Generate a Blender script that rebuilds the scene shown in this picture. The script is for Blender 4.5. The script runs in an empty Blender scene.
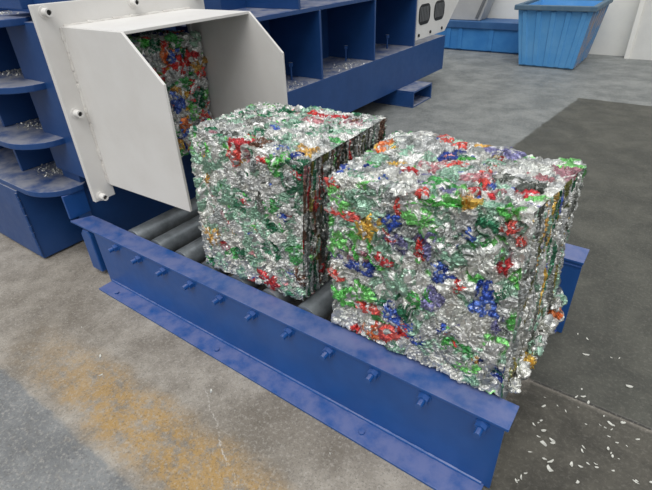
import bpy, bmesh, math, random
import numpy as np
from mathutils import Vector, Matrix

C = bpy.context.scene.collection
SC = bpy.context.scene
R = random.Random(7)

# ---------------------------------------------------------------- helpers
class MB:
    """collects shapes, links them as ONE mesh object"""
    def __init__(self): self.bm = bmesh.new()
    def box(self, lo, hi, bev=0.0, seg=2, mat=None):
        b = bmesh.new(); bmesh.ops.create_cube(b, size=1)
        s = [hi[i]-lo[i] for i in range(3)]; c = [(hi[i]+lo[i])/2 for i in range(3)]
        for v in b.verts: v.co = Vector((v.co.x*s[0], v.co.y*s[1], v.co.z*s[2]))
        if bev: bmesh.ops.bevel(b, geom=b.edges[:], offset=bev, segments=seg, profile=.6, affect='EDGES')
        m = Matrix.Translation(c)
        if mat is not None: m = mat @ m
        b.transform(m); self._merge(b); return self
    def _merge(self, b):
        me = bpy.data.meshes.new('tmp'); b.to_mesh(me); b.free(); self.bm.from_mesh(me); bpy.data.meshes.remove(me)
    def prism(self, pts, axis, a, c, bev=0.0):
        """polygon pts (2D) extruded along axis from a to c"""
        def p3(p, t):
            if axis == 0: return (t, p[0], p[1])
            if axis == 1: return (p[0], t, p[1])
            return (p[0], p[1], t)
        b = bmesh.new()
        lo = [b.verts.new(p3(p, a)) for p in pts]; hi = [b.verts.new(p3(p, c)) for p in pts]
        n = len(pts); b.faces.new(lo); b.faces.new(hi[::-1])
        for i in range(n): b.faces.new((lo[i], hi[i], hi[(i+1) % n], lo[(i+1) % n]))
        bmesh.ops.recalc_face_normals(b, faces=b.faces[:])
        if bev: bmesh.ops.bevel(b, geom=b.edges[:], offset=bev, segments=2, profile=.6, affect='EDGES')
        self._merge(b); return self
    def cyl(self, p, d, r, r2=None, n=24, bev=0.0):
        p = Vector(p); d = Vector(d); L = d.length
        b = bmesh.new()
        bmesh.ops.create_cone(b, cap_ends=True, segments=n, radius1=r, radius2=r if r2 is None else r2, depth=L)
        if bev:
            es = [e for e in b.edges if any(len(f.verts) > 4 for f in e.link_faces)]
            bmesh.ops.bevel(b, geom=es, offset=bev, segments=2, profile=.6, affect='EDGES')
        q = d.to_track_quat('Z', 'Y').to_matrix().to_4x4()
        b.transform(Matrix.Translation(p + d/2) @ q); self._merge(b); return self
    def tube(self, p, d, r, ri, n=20):
        """open-ended hollow cylinder"""
        p = Vector(p); d = Vector(d); L = d.length
        b = bmesh.new(); rings = []
        for rr, z in ((ri, L*.25), (ri, L), (r, L), (r, 0)):
            rings.append([b.verts.new((rr*math.cos(2*math.pi*k/n), rr*math.sin(2*math.pi*k/n), z)) for k in range(n)])
        for a, c in zip(rings[:-1], rings[1:]):
            for k in range(n): b.faces.new((a[k], a[(k+1) % n], c[(k+1) % n], c[k]))
        b.faces.new(rings[0]); b.faces.new(rings[-1][::-1])
        bmesh.ops.recalc_face_normals(b, faces=b.faces[:])
        q = d.to_track_quat('Z', 'Y').to_matrix().to_4x4()
        b.transform(Matrix.Translation(p) @ q); self._merge(b); return self
    def build(self, name, mat, parent=None, smooth=False):
        me = bpy.data.meshes.new(name); self.bm.to_mesh(me); self.bm.free()
        me.materials.append(mat)
        if smooth:
            for p in me.polygons: p.use_smooth = True
            try: me.set_sharp_from_angle(angle=math.radians(40))
            except Exception: pass
        o = bpy.data.objects.new(name, me); C.objects.link(o)
        if parent: o.parent = parent
        return o

def empty(name, loc=(0, 0, 0)):
    o = bpy.data.objects.new(name, None); C.objects.link(o); o.location = loc; return o
def tag(o, label=None, cat=None, group=None, kind=None):
    if label: o['label'] = label
    if cat: o['category'] = cat
    if group: o['group'] = group
    if kind: o['kind'] = kind
    return o
def np_mesh(name, V, F, mat, parent=None, col=None, smooth=False):
    me = bpy.data.meshes.new(name)
    me.from_pydata(V.tolist(), [], F.tolist() if hasattr(F, 'tolist') else F)
    if col is not None:
        a = me.color_attributes.new('can_color', 'FLOAT_COLOR', 'POINT')
        a.data.foreach_set('color', np.c_[col, np.ones(len(col))].astype(np.float32).ravel())
    me.materials.append(mat)
    if smooth:
        for p in me.polygons: p.use_smooth = True
    me.update()
    o = bpy.data.objects.new(name, me); C.objects.link(o)
    if parent: o.parent = parent
    return o

# ---------------------------------------------------------------- materials
def srgb(r, g, b):
    f = lambda c: c/12.92 if c <= .04045 else ((c+.055)/1.055)**2.4
    return (f(r/255), f(g/255), f(b/255), 1)
class NT:
    def __init__(self, name):
        self.m = bpy.data.materials.new(name); self.m.use_nodes = True
        self.t = self.m.node_tree; self.b = self.t.nodes['Principled BSDF']
        self.co = self.t.nodes.new('ShaderNodeTexCoord').outputs['Object']
    def link(self, a, b): self.t.links.new(a, b)
    def _in(self, sock, v):
        if isinstance(v, bpy.types.NodeSocket): self.link(v, sock)
        else: sock.default_value = v
    def noise(self, scale, detail=4, rough=.6, vec=None, dist=0):
        n = self.t.nodes.new('ShaderNodeTexNoise'); n.inputs['Scale'].default_value = scale
        n.inputs['Detail'].default_value = detail; n.inputs['Roughness'].default_value = rough
        n.inputs['Distortion'].default_value = dist
        self.link(vec or self.co, n.inputs['Vector']); return n.outputs['Fac']
    def vor(self, scale, feature='F1'):
        n = self.t.nodes.new('ShaderNodeTexVoronoi'); n.feature = feature; n.inputs['Scale'].default_value = scale
        self.link(self.co, n.inputs['Vector']); return n.outputs['Distance']
    def math(self, op, a, b=0.0, clamp=False):
        n = self.t.nodes.new('ShaderNodeMath'); n.operation = op; n.use_clamp = clamp
        self._in(n.inputs[0], a); self._in(n.inputs[1], b); return n.outputs[0]
    def step(self, v, a, b):
        n = self.t.nodes.new('ShaderNodeMapRange'); n.interpolation_type = 'SMOOTHSTEP'
        self._in(n.inputs['Value'], v); self._in(n.inputs['From Min'], a); self._in(n.inputs['From Max'], b)
        return n.outputs['Result']
    def mix(self, f, a, b, mode='MIX'):
        n = self.t.nodes.new('ShaderNodeMix'); n.data_type = 'RGBA'; n.blend_type = mode
        self._in(n.inputs[0], f); self._in(n.inputs[6], a); self._in(n.inputs[7], b); return n.outputs[2]
    def xyz(self):
        n = self.t.nodes.new('ShaderNodeSeparateXYZ'); self.link(self.co, n.inputs[0]); return n.outputs
    def mapping(self, scale=(1, 1, 1)):
        n = self.t.nodes.new('ShaderNodeMapping'); n.inputs['Scale'].default_value = scale
        self.link(self.co, n.inputs['Vector']); return n.outputs[0]
    def bump(self, h, strength=.3, dist=.01):
        n = self.t.nodes.new('ShaderNodeBump'); n.inputs['Strength'].default_value = strength
        n.inputs['Distance'].default_value = dist; self.link(h, n.inputs['Height'])
        self.link(n.outputs[0], self.b.inputs['Normal'])
    def set(self, **k):
        for key, v in k.items(): self._in(self.b.inputs[key.replace('_', ' ')], v)
        return self

def paint(name, col, col2, rough=.4, metal=0.0, scale=9, coat=0.0, scuff=None, scuff_amt=.62, dust_sheen=None, dust_sheen_amt=.8):
    n = NT(name)
    c = n.mix(n.step(n.noise(scale, 6, .65), .35, .7), col, col2)
    if scuff: c = n.mix(n.math('MULTIPLY', n.step(n.noise(scale*4, 8, .75), scuff_amt, scuff_amt+.12), .6), c, scuff)
    if dust_sheen:   # dusty film with sky reflection painted into it, on upward faces
        g = n.t.nodes.new('ShaderNodeNewGeometry'); sp = n.t.nodes.new('ShaderNodeSeparateXYZ'); n.link(g.outputs['Normal'], sp.inputs[0])
        c = n.mix(n.math('MULTIPLY', n.math('MULTIPLY', n.step(sp.outputs['Z'], .8, .95), n.step(n.noise(scale*1.7, 6, .65), .25, .65)), dust_sheen_amt), c, dust_sheen)
    n.set(Base_Color=c, Metallic=metal, Roughness=n.math('ADD', n.math('MULTIPLY', n.noise(scale*3, 5), .25), rough-.12), Coat_Weight=coat, Coat_Roughness=.25)
    n.bump(n.noise(60, 5), .06, .004)
    return n.m

M = {}
M['blue'] = paint('press_blue_paint', srgb(26, 65, 119), srgb(31, 71, 127), .42, scale=5, scuff=srgb(84, 98, 136), scuff_amt=.66, dust_sheen=srgb(146, 148, 158), dust_sheen_amt=1.0)
M['rail'] = paint('rail_blue_paint', srgb(24, 74, 138), srgb(28, 80, 147), .36, scale=7, coat=.2, scuff=srgb(80, 98, 150), scuff_amt=.68, dust_sheen=srgb(116, 122, 160), dust_sheen_amt=.7)  # lavender flange top: sky reflection put into the colour of the dusty film
M['cream'] = paint('chute_white_paint', srgb(222, 220, 216), srgb(215, 212, 207), .5, scale=3, scuff=srgb(190, 184, 176), scuff_amt=.72)
M['weld'] = paint('weld_white', srgb(222, 220, 214), srgb(205, 200, 194), .5)
M['dark'] = paint('dark_hole', srgb(22, 22, 24), srgb(30, 30, 32), .6)
M['roller'] = paint('roller_steel', srgb(132, 138, 142), srgb(104, 110, 114), .38, metal=.5, scale=14, scuff=srgb(150, 150, 146))
M['binblue'] = paint('bin_light_blue', srgb(84, 154, 212), srgb(100, 164, 216), .5, scale=4, scuff=srgb(120, 150, 170), scuff_amt=.66)
M['binrim'] = paint('bin_rim_grey_blue', srgb(70, 100, 122), srgb(90, 112, 128), .6, scale=8)
M['binrust'] = paint('bin_side_weathered', srgb(70, 128, 176), srgb(150, 138, 134), .6, scale=5)
M['tray'] = paint('tray_blue', srgb(46, 116, 180), srgb(62, 130, 190), .5, scale=4)
M['traydk'] = paint('tray_rim_blue', srgb(42, 84, 132), srgb(54, 96, 142), .5, scale=5)
M['greysheet'] = paint('grey_sheet', srgb(176, 176, 174), srgb(166, 166, 166), .5, scale=3)
M['greydk'] = paint('grey_sheet_dark', srgb(110, 112, 114), srgb(96, 98, 100), .6, scale=3)
M['wall'] = paint('wall_plaster', srgb(236, 234, 226), srgb(228, 226, 220), .8, scale=2)
M['wall2'] = paint('wall_plaster_grey', srgb(218, 217, 212), srgb(210, 209, 204), .8, scale=3, scuff=srgb(180, 180, 176), scuff_amt=.68)

def can_mat():
    n = NT('crushed_aluminium')
    a = n.t.nodes.new('ShaderNodeAttribute'); a.attribute_name = 'can_color'
    f1 = n.step(n.noise(95, 5, .7, dist=.6), .58, .62)
    c = n.mix(n.math('MULTIPLY', f1, .7), a.outputs['Color'], srgb(200, 201, 196))
    f2 = n.step(n.noise(70, 6, .75, dist=1.2), .60, .64)
    c = n.mix(n.math('MULTIPLY', f2, .6), c, srgb(96, 98, 94))
    n.set(Base_Color=c, Metallic=.85, Roughness=n.math('ADD', n.math('MULTIPLY', n.noise(60, 3), .35), .14))
    n.bump(n.noise(170, 4, .7, dist=.8), .55, .004)
    return n.m
M['can'] = can_mat()
def flake_mat():
    n = NT('aluminium_flake'); n.set(Base_Color=n.mix(n.noise(40, 3), srgb(225, 224, 214), srgb(190, 190, 182)), Metallic=.4, Roughness=.4); return n.m
M['flake'] = flake_mat()

def floor_mat():
    n = NT('concrete_floor')
    x, y, z = n.xyz()
    big = n.noise(1.1, 6, .62); mid = n.noise(6, 8, .68); fine = n.noise(70, 6, .75)
    wob = n.math('MULTIPLY', n.math('SUBTRACT', n.noise(7, 6, .7), .5), .22)
    base = n.mix(n.step(mid, .30, .72), srgb(122, 115, 105), srgb(164, 157, 146))
    base = n.mix(n.math('MULTIPLY', n.step(big, .5, .68), .6), base, srgb(108, 100, 88))
    # far hall floor: greyer sealed concrete
    far = n.mix(n.step(n.noise(3.2, 8, .75), .34, .68), srgb(94, 99, 99), srgb(134, 137, 135))
    fm = n.step(n.math('ADD', y, n.math('MULTIPLY', wob, 2.0)), .55, 1.3)
    base = n.mix(fm, base, far)
    # worn yellow line
    yc = n.math('ABSOLUTE', n.math('ADD', n.math('ADD', y, .47), wob))
    yl = n.math('MULTIPLY', n.math('SUBTRACT', 1.0, n.step(yc, .05, .17)), n.step(n.noise(14, 9, .82), .38, .56))
    yl = n.math('MULTIPLY', yl, n.step(x, -.1, .8))
    base = n.mix(n.math('MULTIPLY', yl, .8), base, srgb(172, 136, 72))
    # grey painted zone beyond it
    gz = n.math('SUBTRACT', 1.0, n.step(n.math('ADD', y, n.math('MULTIPLY', wob, .35)), -.655, -.63))
    base = n.mix(n.math('MULTIPLY', gz, n.step(n.noise(16, 8, .75), .22, .45)), base, n.mix(n.step(mid, .35, .65), srgb(104, 106, 107), srgb(128, 130, 130)))
    # darker brown floor around the conveyor's outer end
    dz = n.math('MULTIPLY', n.step(n.math('ADD', x, n.math('MULTIPLY', wob, 1.5)), 1.93, 2.03), n.math('SUBTRACT', 1.0, n.step(y, .5, .54)))
    base = n.mix(dz, base, n.mix(n.step(mid, .35, .7), srgb(54, 52, 45), srgb(84, 81, 72)))
    # dark slab
    sx = n.step(n.math('SUBTRACT', n.math('ADD', x, n.math('MULTIPLY', wob, .35)), n.math('MULTIPLY', y, .085)), .915, .945)
    sy = n.math('MULTIPLY', n.step(y, .525, .535), n.math('SUBTRACT', 1.0, n.step(n.math('ADD', y, n.math('MULTIPLY', wob, .3)), 4.84, 4.87)))
    sl = n.math('MULTIPLY', sx, sy)
    dk = n.mix(n.step(n.noise(3.5, 8, .7, dist=.5), .35, .7), srgb(58, 59, 53), srgb(82, 82, 74))
    base = n.mix(sl, base, dk)
    # joint groove along the slab's edge
    gr = n.math('MULTIPLY', n.math('SUBTRACT', 1.0, n.step(n.math('ABSOLUTE', n.math('SUBTRACT', y, .53)), .003, .008)), n.step(x, 2.0, 2.05))
    base = n.mix(gr, base, srgb(48, 47, 43))
    # pale crack in the near floor
    cx = n.math('ABSOLUTE', n.math('SUBTRACT', n.math('ADD', x, n.math('MULTIPLY', y, 1.79)), n.math('ADD', .562, n.math('MULTIPLY', wob, .7))))
    ck = n.math('MULTIPLY', n.math('SUBTRACT', 1.0, n.step(cx, .002, .010)), n.math('SUBTRACT', 1.0, n.step(y, -.25, -.2)))
    ck = n.math('MULTIPLY', ck, n.step(n.noise(48, 5, .75), .45, .55))
    base = n.mix(n.math('MULTIPLY', ck, .6), base, srgb(205, 200, 192))
    base = n.mix(n.math('MULTIPLY', n.step(fine, .50, .62), n.math('SUBTRACT', .42, n.math('MULTIPLY', n.math('MAXIMUM', sl, dz), .33))), base, srgb(180, 175, 166))
    base = n.mix(n.math('MULTIPLY', n.step(n.noise(38, 8, .8), .54, .62), .4), base, srgb(84, 79, 71))
    base = n.mix(n.math('MULTIPLY', n.step(n.noise(130, 4, .8), .55, .62), .5), base, srgb(66, 62, 57))
    n.set(Base_Color=base, Roughness=n.math('ADD', .38, n.math('MULTIPLY', n.noise(9, 6, .7), .4)))
    h = n.math('SUBTRACT', n.math('ADD', n.math('MULTIPLY', fine, .5), mid), n.math('MULTIPLY', gr, 3.0))
    n.bump(h, .4, .007)
    return n.m
M['floor'] = floor_mat()

# ---------------------------------------------------------------- the setting
tag(MB().box((-6, -3, -.1), (7, 7.46, 0)).build('floor', M['floor']), kind='structure')
tag(MB().box((-6, 7.45, -.1), (1.5, 7.6, 4.5)).build('wall_back', M['wall']), kind='structure')
tag(MB().box((1.5, 7.3, 0), (7, 7.6, 4.5)).build('wall_right', M['wall2']), kind='structure')
tag(MB().box((1.46, 7.27, 0), (1.52, 7.46, 4.5), .004).build('trim_1', M['wall']), kind='structure')

# ---------------------------------------------------------------- baling press
press = tag(empty('baling_press', (-.5, 1, 0)),
            'dark blue ribbed steel baling press with a white discharge chute above the rollers', 'baling press')
def P(mb, name, m, parent=press, smooth=False):
    o = mb.build(name, m, parent, smooth)
    w = Vector((0, 0, 0)); q = parent
    while q: w += q.location; q = q.parent
    o.location = -w
    return o
# press body
P(MB().box((-1.9, .25, .445), (-.78, 4.8, 1.75), .006).box((-1.9, .56, .12), (-.78, 4.8, .445), .006).box((-.80, .25, .445), (-.42, 1.05, 1.75), .004).box((-.80, .56, .12), (-.5, 1.05, .445), .004), 'press_body', M['blue'])
# frame wall round the ejection opening
P(MB().box((-.42, .12, .02), (-.25, .99, .530), .002).box((-.42, .10, .531), (-.03, .155, 1.25), .002)
  .box((-.2, .95, .02), (-.03, 1.08, 1.34), .004).box((-.2, .155, 1.25), (-.03, .95, 1.34), .003)
  .box((-.42, .10, 1.3), (-.2, 1.08, 1.34), .003), 'opening_frame', M['blue'])
P(MB().box((-.252, .0, .312), (-.236, .119, .444), .003), 'gusset', M['rail'])
# near ribs with rounded outer corner
def rib_outline():
    pts = [(-1.9, -.09), (-.44, -.09)]
    for k in range(1, 9):
        a = -math.pi/2 + k/8*math.pi/2
        pts.append((-.44+.215*math.cos(a), .08+.17*math.sin(a)))
    pts += [(-.225, .115), (-.32, .25), (-1.9, .25)]
    return pts
for z in (.475, .73, .995, 1.268):
    P(MB().prism(rib_outline(), 2, z-.03, z, .004), 'rib_plate', M['blue'])
# vertical stiffeners between the ribs
for x in (-1.22, -.70):
    for z0, z1 in ((.477, .699), (.732, .964), (.997, 1.237), (1.27, 1.6)):
        P(MB().box((x-.012, .03, z0), (x+.012, .249, z1), .002), 'stiffener', M['blue'])
# box beam under the lowest rib
P(MB().prism([(-1.9, -.095), (-.535, -.095), (-.535, .55), (-1.9, .55)], 2, .012, .443, .004), 'base_box', M['blue'])
# weld along the base box corner
wb = MB()
for k in range(18):
    z = .03+.4*k/18
    wb.cyl((-.535+R.uniform(-.002, .002), -.097, z), (0, 0, .024), .006+R.uniform(0, .003), n=8)
P(wb, 'weld_bead', M['blue'])
# far side: lower beam, shelves, partitions
P(MB().box((-.5, 1.09, .17), (-.25, 4.83, .555), .005), 'lower_beam', M['blue'])
P(MB().box((-.79, 1.09, .53), (-.5, 4.83, .55), .003), 'cell_floor', M['blue'])
P(MB().box((-.79, 1.09, 1.075), (-.25, 4.0, 1.105), .003), 'shelf_plate', M['blue'])
for y in (1.52, 2.31, 3.16, 4.0):
    P(MB().box((-.79, y-.012, .556), (-.25, y+.012, 1.074), .002), 'partition_plate', M['blue'])
    P(MB().box((-.79, y-.25-.012, 1.106), (-.25, y-.25+.012, 1.7), .002), 'partition_plate', M['blue'])
for x, y in ((-.486, 2.19), (-.507, 3.05), (-.455, 3.77)):
    P(MB().cyl((x, y, .548), (0, 0, .13), .009, n=10).cyl((x, y, .66), (0, 0, .03), .02, n=6), 'threaded_stud', M['blue'])
# feet: open box section under the beam
for y0, y1 in ((3.66, 4.12), (2.2, 2.5)):
    f = MB()
    f.box((-.6, y0, .0), (-.06, y1, .012), .002).box((-.6, y0, .15), (-.06, y1, .17), .002)
    f.box((-.6, y0, .012), (-.06, y0+.02, .15), .002).box((-.6, y1-.02, .012), (-.06, y1, .15), .002)
    P(f, 'foot', M['blue'])
# white cover with two vent windows
cov = P(MB().prism([(4.02, .61), (4.76, .61), (5.12, .9), (5.2, 1.6), (4.02, 1.6)], 0, -.262, -.238, .004), 'cover_panel', M['cream'])
cov['label'] = 'white cover panel with two dark vents'
def oval(y0, y1, z0, z1, r):
    p = []
    for cy, cz, a0 in ((y1-r, z1-r, 0), (y0+r, z1-r, 90), (y0+r, z0+r, 180), (y1-r, z0+r, 270)):
        for k in range(7):
            a = math.radians(a0+15*k); p.append((cy+r*math.cos(a), cz+r*math.sin(a)))
    return p
for y0 in (4.04, 4.42):
    v = MB().prism(oval(y0, y0+.28, .75, .95, .075), 0, -.2385, -.2355)
    o = P(v, 'vent', M['dark'], cov)
    s = MB()
    for k in range(6):
        yy = y0+.03+.037*k; s.box((-.236, yy, .785), (-.228, yy+.012, .925), .001)
    P(s, 'vent_slat', M['greydk'], cov)
for y in (4.06, 4.35, 4.66):
    P(MB().cyl((-.239, y, .655), (.014, 0, 0), .016, n=6), 'cover_bolt', M['dark'], cov)
# discharge chute: flange frame + side plates + top plate
fl = MB()
fl.prism([(.046, .456), (.155, .456), (.155, 1.24), (.815, 1.24), (.815, .40), (.935, .40), (.935, 1.326), (.046, 1.326)], 0, -.026, 0, .003)
chute = P(fl, 'discharge_chute', M['cream']); chute['label'] = 'white discharge chute bolted over the opening'
side = [(0.0, .52), (0, 1.236), (.425, 1.236), (.614, 1.066), (.614, .534)]
P(MB().prism(side, 1, .137, .149, .0015), 'side_plate', M['cream'], chute)
P(MB().prism(side, 1, .823, .835, .0015), 'side_plate', M['cream'], chute)
P(MB().prism([(0, .149), (.425, .149), (.425, .823), (0, .823)], 2, 1.226, 1.238, .0015), 'top_plate', M['cream'], chute)
wb = MB()
for k in range(46):
    z = .53+.70*k/46
    wb.cyl((.004, .139+R.uniform(-.0035, .0015), z), (0, 0, .018), .006+R.uniform(0, .004), n=8)
for k in range(44):
    y = .15+.68*k/44
    wb.cyl((.004, y, 1.239+R.uniform(-.001, .002)), (0, .017, 0), .004+R.uniform(0, .003), n=8)
P(wb, 'weld_bead', M['weld'], chute, True)
for y, z in ((.091, 1.296), (.088, .888), (.082, .478), (.504, 1.296), (.89, 1.296)):
    b = P(MB().tube((0, y, z), (.038, 0, 0), .0165, .0105).cyl((0, y, z), (.004, 0, 0), .024, n=20), 'flange_bolt', M['cream'], chute, True)
    P(MB().cyl((.012, y, z), (.018, 0, 0), .0103, n=14), 'bolt_socket', M['dark'], chute)

# ---------------------------------------------------------------- roller conveyor
conv = tag(empty('roller_conveyor', (1.0, .5, 0)),
           'low blue roller conveyor with bolted side rails and grey steel rollers under the bales', 'conveyor')
XE = 2.052
def Q(mb, name, m, parent=conv, smooth=False): return P(mb, name, m, parent, smooth)
rail = Q(MB().prism([(-.02, .005), (XE-.012, .005), (XE-.012, .302), (-.03, .302)], 1, 0, .012)
         .prism([(-.234, -.006), (-.185, .094), (XE, .094), (XE, -.006)], 2, .299, .31, .002), 'side_rail', M['rail'])
Q(MB().prism([(.0, -.084), (XE-.03, -.10), (XE-.03, .09), (.0, .09)], 2, 0, .010, .002), 'base_plate', M['rail'])
wb = MB()
for k in range(100):
    x = .0+(XE-.04)*k/100
    wb.cyl((x, -.001, .012), (.022, 0, 0), .0062+R.uniform(0, .002), n=8)
Q(wb, 'weld_bead', M['rail'], rail, True)
XB = [.158+.182*k for k in range(11)]
for x in XB:
    b = Q(MB().cyl((x, .001, .274), (0, -.004, 0), .023, n=20).cyl((x, -.003, .274), (0, -.018, 0), .019, n=6).cyl((x, -.021, .274), (0, -.024, 0), .011, n=12, bev=.001), 'axle_bolt', M['rail'], rail)
    b.rotation_euler = (0, 0, 0)
for x in (.12, .86, 1.60):
    Q(MB().cyl((x, -.055, .010), (0, 0, .008), .012, n=6), 'anchor_bolt', M['rail'], rail)
far = Q(MB().prism([(-.005, .005), (XE+.008, .005), (XE+.008, .372), (-.005, .372)], 1, .866, .878)
        .prism([(-.005, .861), (XE+.011, .861), (XE+.011, .982), (-.005, .982)], 2, .369, .38, .002)
        .box((-.005, .8625, .352), (XE+.008, .866, .357)), 'side_rail', M['rail'])
Q(MB().prism([(.0, .88), (XE-.03, .88), (XE-.03, .97), (.0, .97)], 2, 0, .010, .002), 'base_plate', M['rail'])
Q(MB().cyl((1.988, .866, 0.206), (0, -.014, 0), .036, n=24, bev=.003), 'bearing_cap', M['roller'], far, True)
for x in XB[:-1]:
    r = Q(MB().cyl((x, .098, .266), (0, .755, 0), .055, n=40, bev=.004).cyl((x, .012, .266), (0, .852, 0), .016, n=16), 'roller', M['roller'], conv, True)
Q(MB().cyl((XB[-1], .012, .262), (0, .852, 0), .026, n=24), 'end_bar', M['roller'], conv, True)
# bracket that ties the rail to the press
Q(MB().prism([(-.175, .03), (-.085, .03), (-.085, .25), (-.10, .28), (-.145, .28), (-.175, .25)], 1, .0, .10, .006).box((-.175, .10, .0), (-.02, .107, .297)), 'bracket', M['rail'])

# ---------------------------------------------------------------- bales of crushed cans
SIL = [(.60, .60, .58), (.50, .51, .50), (.76, .76, .73), (.34, .36, .35), (.54, .54, .50)]
COL = dict(
    green=[srgb(98, 182, 92), srgb(122, 194, 112), srgb(84, 160, 94)],
    dgreen=[srgb(52, 112, 82), srgb(70, 126, 98)],
    mint=[srgb(154, 186, 166), srgb(134, 168, 148)],
    red=[srgb(206, 68, 64), srgb(214, 96, 88), srgb(184, 60, 64)],
    blue=[srgb(62, 90, 174), srgb(84, 112, 186), srgb(54, 72, 140)],
    yellow=[srgb(210, 172, 84), srgb(200, 158, 88)],
    orange=[srgb(222, 128, 78)],
    pink=[srgb(188, 134, 138), srgb(164, 122, 130)],
    violet=[srgb(122, 120, 160)],
    white=[srgb(226, 226, 220), srgb(214, 216, 210)],
    brown=[srgb(116, 88, 74)],
    olive=[srgb(104, 108, 62), srgb(140, 130, 70)], grey=[srgb(120, 122, 116), srgb(92, 96, 90)],
    silver=[(c[0], c[1], c[2], 1) for c in SIL])
def tri(t): return np.abs((t % 1.0)*2-1)*2-1
from mathutils.kdtree import KDTree

def make_bale(label, corners, weights, seed, ncan=100, res=.0033, face_w=(1, 1, 1, 1, 1, 1), cells=620, facets=5200, sil_share=.30, side=None, zmin=None, cans=()):
    rg = np.random.default_rng(seed)
    c = np.array(corners, float).reshape(2, 2, 2, 3)      # [x][y][z]
    L = [np.linalg.norm(c[1, 0, 0]-c[0, 0, 0]), np.linalg.norm(c[0, 1, 0]-c[0, 0, 0]), np.linalg.norm(c[0, 0, 1]-c[0, 0, 0])]
    n = [max(8, int(round(l/res))) for l in L]
    idx = -np.ones((n[0]+1, n[1]+1, n[2]+1), int)
    I = np.indices(idx.shape).reshape(3, -1).T
    on = ((I == 0) | (I == np.array(n))).any(1); I = I[on]
    idx[tuple(I.T)] = np.arange(len(I))
    U = I/np.array(n)
    def tl(U):
        u, v, w = U[:, :1], U[:, 1:2], U[:, 2:3]; o = 0
        for a in (0, 1):
            for b in (0, 1):
                for d in (0, 1):
                    o = o+(u if a else 1-u)*(v if b else 1-v)*(w if d else 1-w)*c[a, b, d]
        return o
    P0 = tl(U); Lv = np.array(L)
    q = (U-.5)*Lv; edge = Lv/2-np.abs(q)
    T = np.clip(1-edge/.010, 0, 1)*np.sign(q)
    N = T/np.maximum(np.linalg.norm(T, axis=1, keepdims=True), 1e-6)
    faces = []
    for ax in range(3):
        for sd in (0, n[ax]):
            g = np.take(idx, sd, axis=ax)
            f = np.stack([g[:-1, :-1], g[1:, :-1], g[1:, 1:], g[:-1, 1:]], -1).reshape(-1, 4)
            faces.append(f[:, ::-1] if (sd == 0) ^ (ax == 1) else f)
    F = np.concatenate(faces)
    area = np.array([L[1]*L[2], L[1]*L[2], L[0]*L[2], L[0]*L[2], L[0]*L[1], L[0]*L[1]])
    def scatter(k):
        fc = rg.choice(6, k, p=area/area.sum()); SU = rg.random((k, 3))
        SU[np.arange(k), fc//2] = fc % 2
        q_ = tl(SU); return shear(q_, fc == 1), fc == 1
    def shear(q_, m_):      # the cut end face: cans are drawn out into upright streaks
        if not side: return q_
        q_ = q_.copy(); q_[m_, 0] += 5; q_[m_, 2] *= .16; return q_
    onx = bool(side)&(U[:, 0] > .999)&(np.abs(q[:, 1]) < Lv[1]/2-1e-6)&(np.abs(q[:, 2]) < Lv[2]/2-1e-6)
    def warper(freq, amp, m=3):
        K = [(rg.normal(size=(3, 3))*freq, rg.uniform(0, 6.28, 3)) for _ in range(m)]
        return lambda Pt: Pt+sum(np.sin(Pt @ k+p) for k, p in K)*amp/m**.5
    def nearest(sites, pts):
        kd = KDTree(len(sites))
        for i, p in enumerate(sites.tolist()): kd.insert(p, i)
        kd.balance()
        i1 = np.empty(len(pts), int); gap = np.empty(len(pts))
        for k, p in enumerate(pts.tolist()):
            r = kd.find_n(p, 2); i1[k] = r[0][1]; gap[k] = r[1][2]-r[0][2]
        return i1, gap
    w1 = warper(55, .009); w2 = warper(120, .010)
    S1, x1_ = scatter(cells); S2, x2_ = scatter(facets)
    W1 = w1(P0); W2 = w2(W1); sx_ = onx[:, None]
    P1 = shear(np.where(sx_, P0+.35*(W1-P0), W1), onx); P2 = shear(np.where(sx_, P0+.3*(W2-P0), W2), onx)
    cell, gap1 = nearest(S1, P1)
    fac, gap2 = nearest(S2, P2)
    tilt = rg.normal(0, .42, (facets, 3)); off2 = rg.normal(0, .0013, facets); off1 = rg.normal(0, .002, cells)
    t2 = np.clip((tilt[fac]*(P2-S2[fac])).sum(1), -.0048, .0048)
    KD = rg.normal(size=(cells, 3)); KD /= np.linalg.norm(KD, axis=1, keepdims=True)
    WL = rg.uniform(.012, .024, cells); AM = rg.uniform(.0006, .0026, cells)
    w3 = warper(90, .006); P3 = w3(P0)
    wave = tri((P3*KD[cell]).sum(1)/WL[cell]+rg.random(cells)[cell])
    low = sum(np.sin(P0 @ (rg.normal(size=3)*11)+rg.uniform(0, 6))*.003 for _ in range(3))
    d = off1[cell]+off2[fac]+t2+AM[cell]*wave-.007*np.exp(-gap1/.0022)-.0035*np.exp(-gap2/.0016)+rg.normal(0, .0005, len(P0))
    V = P0+N*np.clip(d+low+.001, -.022, .016)[:, None]
    if zmin is not None: V[:, 2] = np.maximum(V[:, 2], zmin+.0005)
    # colours of the cans
    names = list(weights); wt = np.array([weights[k] for k in names], float); wt /= wt.sum()
    kind = rg.choice(len(names), cells, p=wt)
    for i in rg.permutation(cells)[:int(cells*.4)]:
        j = np.argsort(((S1-S1[i])**2).sum(1))[1:3]; kind[j[rg.integers(2)]] = kind[i]
    if side:
        sn = list(side); sw_ = np.array([side[k] for k in sn], float); sw_ /= sw_.sum()
        for i in np.where(x1_)[0]:
            nm = sn[rg.choice(len(sn), p=sw_)]
            if nm not in names: names.append(nm)
            kind[i] = names.index(nm)
    base = np.array([COL[names[k]][rg.integers(len(COL[names[k]]))][:3] for k in kind])
    fs = np.array(SIL)[rg.integers(len(SIL), size=facets)]
    isil = rg.random(facets) < sil_share
    stray = rg.random(facets) < .06
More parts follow.
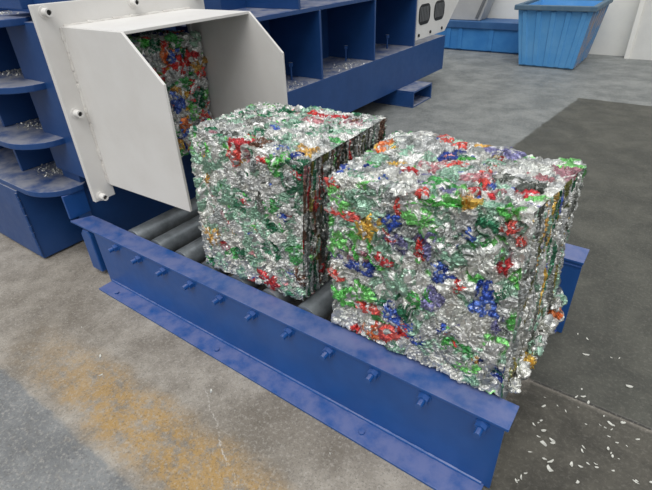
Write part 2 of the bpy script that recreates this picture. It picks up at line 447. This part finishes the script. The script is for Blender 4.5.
    cnames = [k for k in weights if k != 'silver']; cw = np.array([weights[k] for k in cnames]); cw = cw/cw.sum()
    sc = np.array([COL[cnames[i]][0][:3] for i in rg.choice(len(cnames), facets, p=cw)])
    col = np.where(isil[fac][:, None], fs[fac], base[cell]*rg.uniform(.78, 1.15, facets)[fac][:, None])
    col = np.where(stray[fac][:, None], sc[fac], col)
    root = tag(empty('can_bale', tuple(c.mean((0, 1))[0])), label, 'bale', 'bales of crushed cans')
    wl = np.array(root.location)
    body = np_mesh('can_mass', V-wl, F, M['can'], root, col); body['kind'] = 'stuff'
    # individually readable crushed cans on the faces
    fw = np.array(face_w, float)*area; fw /= fw.sum()
    placed = []; tries = 0
    lo_, hi_ = c.reshape(-1, 3).min(0), c.reshape(-1, 3).max(0)
    todo = list(cans)
    while len(placed) < ncan and tries < 9000:
        tries += 1
        given = todo.pop(0) if todo else None
        if given:
            f = given[0]; ax, sd = f//2, f % 2; u = np.full(3, .5); u[ax] = sd; g3 = np.array(given[1:4])
            for _ in range(12):      # find the spot on the face that is nearest to the given one
                for a_ in range(3):
                    if a_ == ax: continue
                    e_ = np.zeros(3); e_[a_] = .01; t_ = (tl((u+e_)[None])-tl(u[None]))[0]/.01
                    u[a_] = np.clip(u[a_]+(g3-tl(u[None])[0]) @ t_/(t_ @ t_), .03, .97)
            p = tl(u[None])[0]
        else:
            f = rg.choice(6, p=fw); ax, sd = f//2, f % 2
            u = rg.uniform(.05, .95, 3); u[ax] = sd
            p = tl(u[None])[0]
            if any(np.linalg.norm(p-q_) < .040 for q_ in placed): continue
        if not given and zmin is not None and p[2] < zmin+.03: continue
        placed.append(p)
        o1, o2 = [a for a in range(3) if a != ax]
        du = np.zeros(3); du[o1] = .01; dv = np.zeros(3); dv[o2] = .01
        e1 = tl((u+du)[None])[0]-p; e1 /= np.linalg.norm(e1)
        e2 = tl((u+dv)[None])[0]-p; e2 -= e1*(e1 @ e2); e2 /= np.linalg.norm(e2)
        nn = np.cross(e1, e2); out = np.zeros(3); out[ax] = 1 if sd else -1
        if nn @ out < 0: nn = -nn; e2, e1 = e1, e2
        a = rg.uniform(0, 6.28)
        if given: a = rg.normal(0, .15)+(math.pi/2 if abs(e1[2]) > .5 else 0)
        x1 = e1*math.cos(a)+e2*math.sin(a); x2 = -e1*math.sin(a)+e2*math.cos(a)
        ra, rb = (given[5], given[6]) if given else (rg.uniform(.016, .032), rg.uniform(.010, .020))
        ra, rb = max(ra, .009), max(rb, .009)
        nr, ns = (13, 48) if given else (9, 36)
        th = np.arange(ns)*2*np.pi/ns
        rim = (1.12 if given else 1)+.24*np.sin(2*th+rg.uniform(0, 6))+.17*np.sin(3*th+rg.uniform(0, 6))+.12*np.sin(5*th+rg.uniform(0, 6))+rg.normal(0, .13 if given else .07, ns)
        rho = (np.arange(1, nr+1)/nr)[:, None]
        X = np.r_[0, (rho*rim*np.cos(th)*ra).ravel()]; Y = np.r_[0, (rho*rim*np.sin(th)*rb).ravel()]; rr = np.r_[0, (rho+0*rim).ravel()]
        m = 34 if given else 16
        st = np.c_[rg.uniform(-1, 1, m)*ra*1.1, rg.uniform(-1, 1, m)*rb*1.1]
        Xw = X+.003*np.sin(Y*260+rg.uniform(0, 6)); Yw = Y+.003*np.sin(X*230+rg.uniform(0, 6))
        D = np.hypot(Xw[:, None]-st[:, 0], Yw[:, None]-st[:, 1]); k1 = D.argmin(1); Ds = np.sort(D, 1); g = Ds[:, 1]-Ds[:, 0]
        tv = rg.normal(0, .5 if given else .38, (m, 2))
        Z = np.clip(tv[k1, 0]*(Xw-st[k1, 0])+tv[k1, 1]*(Yw-st[k1, 1]), -.005, .005)+rg.normal(0, .001, m)[k1]-.003*np.exp(-g/.0016)
        Z = Z*(1-.3*rr)*(.8 if given else 1)+(.0085-.015*rr**6 if given else .0045-.011*rr**5)+rg.normal(0, .0004, len(X))
        Vc = p-wl+X[:, None]*x1+Y[:, None]*x2+Z[:, None]*nn
        if zmin is not None: Vc[:, 2] = np.maximum(Vc[:, 2], zmin+.0005-wl[2])
        Fc = [[0, 1+k, 1+(k+1) % ns] for k in range(ns)]
        for r_ in range(nr-1):
            for k in range(ns):
                A = 1+r_*ns; B = A+ns; Fc.append([A+k, B+k, B+(k+1) % ns, A+(k+1) % ns])
        cn = given[4] if given else (cnames[rg.choice(len(cnames), p=cw)] if rg.random() < .55 else 'silver')
        bc = np.array(COL[cn][rg.integers(len(COL[cn]))][:3])
        fcol = np.where((rg.random(m) < (.27 if given else .3))[:, None], np.array(SIL)[rg.integers(len(SIL), size=m)], bc*rg.uniform(.8, 1.15, (m, 1)))
        o = np_mesh('crushed_can', Vc, Fc, M['can'], root, fcol[k1])
        lab = {'green': 'green', 'dgreen': 'dark green', 'mint': 'pale green', 'red': 'red', 'blue': 'blue', 'yellow': 'yellow',
               'orange': 'orange', 'pink': 'pink', 'violet': 'violet', 'white': 'white', 'brown': 'brown', 'grey': 'grey'}.get(cn)
        o.name = 'crushed_can'
        if lab: o['label'] = lab + ' crushed can'
    return root

# where the larger coloured cans sit on the faces: (face, x, y, z, colour, half width, half height)
BIG_CANS = [(2,1.42,0.1,0.818,'green',0.032,0.05), (2,1.416,0.1,0.678,'green',0.034,0.05), (2,1.398,0.1,0.887,'red',0.02,0.021), (2,1.692,0.1,0.825,'green',0.05,0.039),
    (2,1.72,0.1,0.9,'green',0.049,0.016), (2,1.603,0.1,0.799,'blue',0.026,0.033), (2,1.528,0.1,0.756,'yellow',0.041,0.046), (2,1.62,0.1,0.846,'red',0.012,0.024),
    (2,1.698,0.1,0.743,'red',0.017,0.021), (2,1.925,0.1,0.867,'red',0.022,0.015), (2,1.932,0.1,0.757,'red',0.014,0.026), (2,1.959,0.1,0.839,'red',0.011,0.015),
    (2,1.506,0.1,0.602,'blue',0.05,0.024), (2,1.763,0.1,0.679,'blue',0.029,0.029), (2,1.829,0.1,0.822,'blue',0.015,0.021), (2,1.938,0.1,0.666,'dgreen',0.019,0.02),
    (2,1.408,0.1,0.539,'red',0.024,0.03), (2,1.441,0.1,0.461,'green',0.041,0.045), (2,1.645,0.1,0.598,'mint',0.05,0.05), (2,1.718,0.1,0.579,'green',0.034,0.038),
    (2,1.824,0.1,0.654,'red',0.016,0.026), (2,1.876,0.1,0.761,'white',0.046,0.036), (2,1.583,0.1,0.655,'red',0.025,0.02), (2,1.782,0.1,0.741,'mint',0.045,0.033),
    (2,1.443,0.1,0.779,'red',0.05,0.019), (2,1.609,0.1,0.379,'red',0.038,0.041), (2,1.669,0.1,0.433,'red',0.021,0.042), (2,1.559,0.1,0.364,'orange',0.033,0.039),
    (2,1.524,0.1,0.452,'red',0.039,0.023), (2,1.77,0.1,0.679,'blue',0.028,0.032), (2,1.684,0.1,0.444,'blue',0.026,0.032), (2,1.731,0.1,0.413,'blue',0.026,0.032),
    (2,1.796,0.1,0.49,'blue',0.021,0.021), (2,1.613,0.1,0.468,'blue',0.027,0.026), (2,1.507,0.1,0.499,'green',0.038,0.046), (2,1.719,0.1,0.564,'green',0.039,0.044),
    (2,1.824,0.1,0.652,'red',0.018,0.021), (2,1.936,0.1,0.665,'dgreen',0.019,0.02), (2,1.883,0.1,0.385,'green',0.038,0.022), (2,1.643,0.1,0.328,'mint',0.038,0.028),
    (2,1.945,0.1,0.571,'violet',0.015,0.035), (2,1.874,0.1,0.503,'silver',0.048,0.044), (2,1.818,0.1,0.413,'silver',0.05,0.041), (2,1.944,0.1,0.464,'silver',0.03,0.044),
    (5,1.408,0.394,0.9,'orange',0.026,0.044), (5,1.566,0.231,0.9,'red',0.041,0.023), (5,1.543,0.155,0.9,'blue',0.018,0.016), (5,1.684,0.35,0.9,'red',0.03,0.024),
    (5,1.78,0.293,0.9,'pink',0.032,0.032), (5,1.819,0.187,0.9,'red',0.03,0.019), (5,1.773,0.526,0.9,'violet',0.05,0.05), (5,1.693,0.194,0.9,'green',0.043,0.035),
    (5,1.565,0.572,0.9,'red',0.032,0.032), (5,1.628,0.511,0.9,'red',0.025,0.025), (5,1.627,0.128,0.9,'white',0.032,0.039), (5,1.863,0.444,0.9,'white',0.029,0.036),
    (5,1.484,0.536,0.9,'white',0.05,0.04), (5,1.473,0.139,0.9,'mint',0.034,0.028), (5,1.853,0.313,0.9,'grey',0.042,0.037), (5,1.688,0.057,0.9,'red',0.016,0.026),
    (5,1.928,0.293,0.9,'grey',0.03,0.044), (5,1.768,0.181,0.9,'green',0.014,0.033), (5,1.442,0.278,0.9,'mint',0.042,0.039), (5,1.771,0.41,0.9,'mint',0.027,0.024)]
MID_CANS = [(2,0.985,0.12,0.69,'red',0.027,0.011), (2,1.154,0.12,0.866,'green',0.03,0.027), (2,1.171,0.12,0.684,'blue',0.021,0.015), (2,0.776,0.12,0.73,'yellow',0.015,0.014),
    (2,0.903,0.12,0.537,'yellow',0.022,0.015), (2,0.822,0.12,0.803,'mint',0.05,0.04), (2,0.85,0.12,0.684,'mint',0.05,0.043), (2,1.253,0.12,0.761,'mint',0.016,0.031),
    (2,0.763,0.12,0.474,'yellow',0.05,0.043), (2,1.064,0.12,0.711,'grey',0.019,0.05), (2,1.217,0.12,0.838,'silver',0.032,0.025), (2,1.128,0.12,0.715,'green',0.036,0.03),
    (2,0.855,0.12,0.438,'pink',0.039,0.02), (2,1.062,0.12,0.584,'mint',0.033,0.037), (2,1.062,0.12,0.363,'red',0.05,0.037), (2,1.189,0.12,0.358,'mint',0.03,0.028),
    (2,0.959,0.12,0.37,'white',0.043,0.034), (2,0.8,0.12,0.361,'mint',0.038,0.04), (2,1.294,0.12,0.429,'brown',0.024,0.033), (5,1.214,0.157,0.9,'blue',0.02,0.027),
    (5,1.184,0.099,0.9,'green',0.026,0.036), (5,0.98,0.461,0.9,'mint',0.024,0.031), (5,0.851,0.365,0.9,'grey',0.042,0.047), (5,0.887,0.181,0.9,'grey',0.046,0.04),
    (5,1.135,0.451,0.9,'mint',0.035,0.035), (5,1.027,0.302,0.9,'white',0.034,0.034)]
PRESS_CANS = [(1,0.075,0.642,1.0,'red',0.047,0.041), (1,0.075,0.647,0.914,'green',0.049,0.03), (1,0.075,0.595,0.816,'blue',0.049,0.05), (1,0.075,0.62,0.691,'orange',0.044,0.032),
    (1,0.075,0.751,0.701,'red',0.05,0.035), (1,0.075,0.767,0.982,'yellow',0.05,0.03), (1,0.075,0.636,1.112,'green',0.046,0.03), (1,0.075,0.567,1.103,'red',0.014,0.027),
    (1,0.075,0.507,1.094,'dgreen',0.034,0.027), (1,0.075,0.768,1.106,'mint',0.04,0.028), (1,0.075,0.6,1.04,'blue',0.03,0.026), (1,0.075,0.565,0.941,'silver',0.027,0.024),
    (1,0.075,0.735,0.804,'dgreen',0.042,0.05), (1,0.075,0.773,0.884,'silver',0.042,0.033), (1,0.075,0.502,1.019,'silver',0.029,0.025)]

def hexa(BNL, BNR, BFR, BFL, TNL, TNR, TFR, TFL): return [BNL, TNL, BFL, TFL, BNR, TNR, BFR, TFR]
big = make_bale('large multicoloured bale of crushed cans standing at the open end of the roller conveyor',
          hexa((1.39, .084, .322), (2.0, .076, .322), (2.03, .48, .322), (1.41, .48, .322),
               (1.385, .09, .89), (1.968, .115, .918), (2.008, .555, .895), (1.375, .56, .9)),
          dict(silver=.42, white=.20, green=.12, dgreen=.03, mint=.13, red=.03, blue=.03, yellow=.015, orange=.003, pink=.03, violet=.02),
          11, 100, face_w=(0, .5, 1.3, 0, 0, 1.2), zmin=.322,
          side=dict(silver=.4, grey=.25, olive=.08, mint=.1, dgreen=.06, yellow=.05, white=.06), cans=BIG_CANS)
def lump(root, p, r, cn):
    b = bmesh.new(); bmesh.ops.create_icosphere(b, subdivisions=4, radius=1)
    V = np.array([v.co[:] for v in b.verts]); Fc = [[v.index for v in f.verts] for f in b.faces]; b.free()
    rg = np.random.default_rng(int(p[1]*1e4)); m = 26
    st = rg.normal(size=(m, 3)); st /= np.linalg.norm(st, axis=1, keepdims=True)
    Vw = V+.16*np.sin(V[:, [1, 2, 0]]*5+rg.uniform(0, 6, 3))
    D = np.linalg.norm(Vw[:, None]-st[None], axis=2); k = D.argmin(1); Ds = np.sort(D, 1)
    tv = rg.normal(0, .5, (m, 3))
    h = (tv[k]*(Vw-st[k])).sum(1)+rg.normal(0, .06, m)[k]-.16*np.exp(-(Ds[:, 1]-Ds[:, 0])/.05)
    V = V*(1+np.clip(h, -.35, .35))[:, None]*np.array([.75, 1, .8])*r*rg.uniform(.9, 1.15, 3)
    V = V+np.array(p); V[:, 2] = np.maximum(V[:, 2], .3225)
    bc = np.array(COL[cn][0][:3])
    fc = np.where((rg.random(m) < .45)[:, None], np.array(SIL)[rg.integers(len(SIL), size=m)], bc*rg.uniform(.85, 1.1, (m, 1)))
    o = np_mesh('crushed_can', V-np.array(root.location), Fc, M['can'], root, fc[k])
    o['label'] = dict(white='white', blue='blue', orange='orange', silver='silver', green='green', yellow='yellow', mint='pale green', red='red')[cn]+' crushed can bulging from the foot of the bale'
for y, z, r, cn in ((.13, .345, .026, 'white'), (.185, .36, .030, 'white'), (.245, .352, .028, 'yellow'), (.30, .37, .032, 'mint'), (.355, .355, .030, 'silver'),
                    (.405, .385, .034, 'white'), (.44, .352, .030, 'blue'), (.475, .395, .032, 'orange'), (.50, .36, .033, 'white'), (.50, .43, .028, 'mint'), (.455, .44, .026, 'silver')):
    lump(big, (2.0+.06*y+.012, y, z), r, cn)
make_bale('silvery green bale of crushed cans in the middle of the rollers just outside the chute',
          hexa((.705, .10, .322), (1.222, .122, .322), (1.235, .67, .322), (.70, .64, .322),
               (.70, .145, .91), (1.285, .10, .90), (1.265, .665, .90), (.64, .60, .9)),
          dict(silver=.42, white=.08, mint=.30, green=.07, dgreen=.09, red=.02, blue=.016, yellow=.016, pink=.05, brown=.02),
          23, 100, face_w=(0, .3, 1.3, 0, 0, 1.2), zmin=.322,
          side=dict(silver=.1, grey=.35, brown=.15, dgreen=.25, olive=.1, red=.05), cans=MID_CANS)
make_bale('colourful bale of crushed cans coming out of the press inside the white chute',
          hexa((-.40, .175, .532), (.055, .175, .532), (.06, .80, .532), (-.40, .80, .532),
               (-.40, .175, 1.16), (.085, .175, 1.16), (.085, .805, 1.13), (-.40, .80, 1.13)),
          dict(silver=.30, white=.06, green=.15, dgreen=.10, red=.15, blue=.10, yellow=.05, orange=.03, violet=.03, mint=.05),
          31, 70, res=.0045, face_w=(0, 1, 0, 0, 0, 0), cells=600, zmin=.532, cans=PRESS_CANS)

# ---------------------------------------------------------------- things at the back
b = tag(empty('waste_bin', (.65, 6.7, 0)), 'tall light blue tapered bin with a grey rim standing by the white wall', 'bin')
def frustum(lo, hi, z0, z1, t, mat_, name, parent, ribs=None):
    """open-topped tapered tub: lo/hi = (x0,y0,x1,y1) at the bottom and the top"""
    bm = bmesh.new()
    def ring(q, z, k): return [bm.verts.new(p) for p in ((q[0]+k, q[1]+k, z), (q[2]-k, q[1]+k, z), (q[2]-k, q[3]-k, z), (q[0]+k, q[3]-k, z))]
    a = ring(lo, z0, 0); c_ = ring(hi, z1, 0); d = ring(hi, z1, t); e = ring(lo, z0+t, t)
    bm.faces.new(a[::-1]); bm.faces.new(e)
    for r1, r2 in ((a, c_), (c_, d), (d, e)):
        for k in range(4): bm.faces.new((r1[k], r1[(k+1) % 4], r2[(k+1) % 4], r2[k]))
    bmesh.ops.recalc_face_normals(bm, faces=bm.faces[:])
    mb = MB(); mb._merge(bm)
    if ribs: ribs(mb)
    return P(mb, name, mat_, parent)
lo, hi = (.30, 6.2, 1.0, 7.1), (.20, 6.1, 1.10, 7.2)
def bin_ribs(mb):
    for k in range(5):
        t = (k+.5)/5
        x0 = lo[0]+(lo[2]-lo[0])*t; x1 = hi[0]+(hi[2]-hi[0])*t
        mb.prism([(x0-.03, .04), (x0+.03, .04), (x1+.03, .68), (x1-.03, .68)], 1, 0, .001)
    for v in mb.bm.verts[-0:]: pass
frustum(lo, hi, .02, .74, .03, M['binblue'], 'tub', b)
P(MB().box((.16, 6.05, .715), (1.14, 6.12, .775), .01).box((.16, 7.18, .715), (1.14, 7.25, .775), .01)
  .box((.16, 6.12, .715), (.22, 7.18, .775), .01).box((1.08, 6.12, .715), (1.14, 7.18, .775), .01), 'rim', M['binrim'], b)
for k in range(5):
    t = (k+.5)/5
    xa = lo[0]+(lo[2]-lo[0])*t; xb = hi[0]+(hi[2]-hi[0])*t
    bm = bmesh.new()
    vs = []
    for x, yb, z in ((xa, lo[1], .03), (xb, hi[1], .70)):
        for dx, dy in ((-.035, .005), (-.025, -.012), (.025, -.012), (.035, .005)): vs.append(bm.verts.new((x+dx, yb+dy, z)))
    for k2 in range(3): bm.faces.new((vs[k2], vs[k2+1], vs[k2+5], vs[k2+4]))
    bm.faces.new(vs[0:4]); bm.faces.new(vs[4:8][::-1]); bm.faces.new((vs[3], vs[0], vs[4], vs[7]))
    bmesh.ops.recalc_face_normals(bm, faces=bm.faces[:])
    m_ = MB(); m_._merge(bm); P(m_, 'rib', M['binblue'], b)
for k in range(6):
    t = (k+.5)/6
    ya = lo[1]+(lo[3]-lo[1])*t; yb = hi[1]+(hi[3]-hi[1])*t
    bm = bmesh.new(); vs = []
    for y, xx, z in ((ya, lo[2], .03), (yb, hi[2], .70)):
        for dy, dx in ((-.045, -.005), (-.03, .018), (.03, .018), (.045, -.005)): vs.append(bm.verts.new((xx+dx, y+dy, z)))
    for k2 in range(3): bm.faces.new((vs[k2], vs[k2+1], vs[k2+5], vs[k2+4]))
    bm.faces.new(vs[0:4]); bm.faces.new(vs[4:8][::-1]); bm.faces.new((vs[3], vs[0], vs[4], vs[7]))
    bmesh.ops.recalc_face_normals(bm, faces=bm.faces[:])
    m_ = MB(); m_._merge(bm); P(m_, 'rib', M['binrust'], b)
P(MB().box((.31, 6.21, 0), (.99, 7.09, .02), .004), 'base', M['binrim'], b)

t = tag(empty('low_container', (-.6, 7.15, 0)), 'long low blue container along the white wall behind the taller bin', 'container')
P(MB().box((-1.75, 6.97, .02), (.10, 7.40, .34), .006), 'body', M['tray'], t)
P(MB().box((-1.77, 6.94, .34), (.12, 7.42, .44), .008), 'rim', M['traydk'], t)
P(MB().box((-1.70, 6.99, 0), (.06, 7.38, .02)), 'base', M['traydk'], t)
for x in (-1.72, -1.12, -.92, -.42, .0):
    P(MB().box((x, 6.955, .03), (x+.07, 6.972, .338), .004), 'rib', M['tray'], t)
g = tag(empty('sheet_metal_box', (-.9, 7.3, .44)), 'grey sheet metal box resting on the low blue container', 'box')
P(MB().prism([(-1.36, .445), (-.62, .445), (-.44, 1.05), (-1.22, 1.05)], 1, 7.05, 7.38, .006), 'shell', M['greysheet'], g)
P(MB().prism([(-.70, .48), (-.655, .47), (-.48, .98), (-.54, 1.0), (-.60, .76)], 1, 7.035, 7.049, .003), 'flap', M['greydk'], g)

# ---------------------------------------------------------------- loose scrap
def flake_mesh(s):
    bm = bmesh.new(); n = 7
    rim = [s*R.uniform(.6, 1.15) for _ in range(n)]; el = R.uniform(.35, .8); bend = R.uniform(.2, .7)
    def pt(k, dz):
        a = 2*math.pi*k/n; x = rim[k]*math.cos(a); y = rim[k]*math.sin(a)*el
        return (x, y, abs(x)*bend*.6+dz)
    lo_ = [bm.verts.new(pt(k, 0)) for k in range(n)]; hi_ = [bm.verts.new(pt(k, .0015)) for k in range(n)]
    cl = bm.verts.new((0, 0, 0)); ch = bm.verts.new((0, 0, .0015))
    for k in range(n):
        j = (k+1) % n
        bm.faces.new((cl, lo_[j], lo_[k])); bm.faces.new((ch, hi_[k], hi_[j])); bm.faces.new((lo_[k], lo_[j], hi_[j], hi_[k]))
    me = bpy.data.meshes.new('aluminium_flake'); bm.to_mesh(me); bm.free(); me.materials.append(M['flake']); return me
fm = [flake_mesh(1.0) for _ in range(6)]
spots = []
while len(spots) < 105:
    x = 2.09+abs(R.gauss(0, .33)); y = R.gauss(.28, .24)
    if x > 3.1 or y < -.35 or y > 1.5: continue
    spots.append((x, y))
for i, (x, y) in enumerate(spots):
    o = bpy.data.objects.new('aluminium_flake', fm[i % 6]); C.objects.link(o)
    s = R.choice((.004, .005, .006, .007, .009, .012)); o.scale = (s*1.25, s, s)
    o.location = (x, y, .0006); o.rotation_euler = (0, 0, R.uniform(0, 6.28))
    o.scale = (s*1.25, s, max(s, .35))
    o.scale.z = s*1.0 if s > .006 else s
    tag(o, 'small silvery aluminium flake lying on the dark floor past the conveyor end', 'scrap', 'aluminium flakes on the dark floor')
for i, (x, y, s) in enumerate(((1.00, -.22, .011), (.45, -.36, .012), (.55, -.42, .009), (1.55, -.18, .006), (.2, -.3, .006))):
    o = bpy.data.objects.new('aluminium_flake', fm[(i+2) % 6]); C.objects.link(o)
    o.scale = (s*1.2, s*.7, s); o.location = (x, y, .0006); o.rotation_euler = (0, 0, R.uniform(0, 6.28))
    tag(o, 'small pale flake lying on the worn concrete in front of the conveyor rail', 'scrap', 'pale flakes on the worn concrete')
# swarf that gathered on the ribs
bm = bmesh.new()
for z, x0, y0 in ((.475, -.56, .13), (.73, -.60, .15), (.995, -.63, .15), (1.268, -.6, .1), (.555, -.33, 2.0), (.555, -.35, 2.9)):
    for k in range(90):
        x = x0+R.gauss(0, .07); y = min(y0+R.gauss(0, .04), .24) if z != .555 else y0+R.gauss(0, .12)
        if z == .555 and not (-.49 < x < -.26): continue
        s = R.uniform(.003, .008); a = R.uniform(0, 6.28); q = R.uniform(.3, 1.6)
        vs = [bm.verts.new((x+s*math.cos(a+d)*(1 if d_ else q), y+s*math.sin(a+d), z+.001+(0 if d_ else R.uniform(.002, .01)))) for d, d_ in ((0, 1), (2.1, 1), (4.2, 1), (1, 0))]
        for f in ((0, 1, 3), (1, 2, 3), (2, 0, 3), (2, 1, 0)): bm.faces.new([vs[i] for i in f])
me = bpy.data.meshes.new('metal_shavings'); bm.to_mesh(me); bm.free(); me.materials.append(M['flake'])
o = bpy.data.objects.new('metal_shavings', me); C.objects.link(o)
tag(o, 'bright metal shavings scattered on the blue ribs of the press', 'shavings', kind='stuff')

# ---------------------------------------------------------------- light
w = bpy.data.worlds.new('hall_daylight'); SC.world = w; w.use_nodes = True
nt = w.node_tree; bg = nt.nodes['Background']
tc = nt.nodes.new('ShaderNodeTexCoord'); sp = nt.nodes.new('ShaderNodeSeparateXYZ'); rp = nt.nodes.new('ShaderNodeValToRGB')
mr = nt.nodes.new('ShaderNodeMapRange'); mr.inputs['From Min'].default_value = -1; mr.inputs['From Max'].default_value = 1
nt.links.new(tc.outputs['Generated'], sp.inputs[0]); nt.links.new(sp.outputs['Z'], mr.inputs['Value'])
nt.links.new(mr.outputs['Result'], rp.inputs['Fac']); nt.links.new(rp.outputs['Color'], bg.inputs['Color'])
e = rp.color_ramp.elements; e[0].position = .45; e[0].color = (.12, .12, .12, 1); e[1].position = 1; e[1].color = (1.0, 1.02, 1.05, 1)
k = e.new(.55); k.color = (.56, .58, .61, 1); k = e.new(.75); k.color = (.85, .87, .9, 1)
bg.inputs['Strength'].default_value = .9
sd = bpy.data.lights.new('skylight', 'SUN'); sd.energy = 2.0; sd.angle = math.radians(50); sd.color = (1, .985, .96)
so = bpy.data.objects.new('skylight', sd); C.objects.link(so)
so.rotation_euler = Vector((-.22, .48, -1.0)).to_track_quat('-Z', 'Y').to_euler()

# ---------------------------------------------------------------- camera
f_px, pitch, yaw, roll = 469.58, .5598781, 2.2124711, -.0428863
cam = bpy.data.cameras.new('camera'); co = bpy.data.objects.new('camera', cam); C.objects.link(co)
F_ = Vector((math.cos(yaw)*math.cos(pitch), math.sin(yaw)*math.cos(pitch), -math.sin(pitch)))
r0 = Vector((math.sin(yaw), -math.cos(yaw), 0)); u0 = r0.cross(F_)
Rr = math.cos(roll)*r0+math.sin(roll)*u0; Ur = -math.sin(roll)*r0+math.cos(roll)*u0
m = Matrix((Rr, Ur, -F_)).transposed().to_4x4(); m.translation = (2.15465, -.96125, 1.4664)
co.matrix_world = m
cam.sensor_width = 36; cam.lens = f_px/652*36; cam.clip_start = .02; cam.clip_end = 100
SC.camera = co
vs = SC.view_settings; vs.view_transform = 'Standard'; vs.look = 'None'; vs.gamma = 1; vs.use_curve_mapping = False
vs.exposure = 0.0
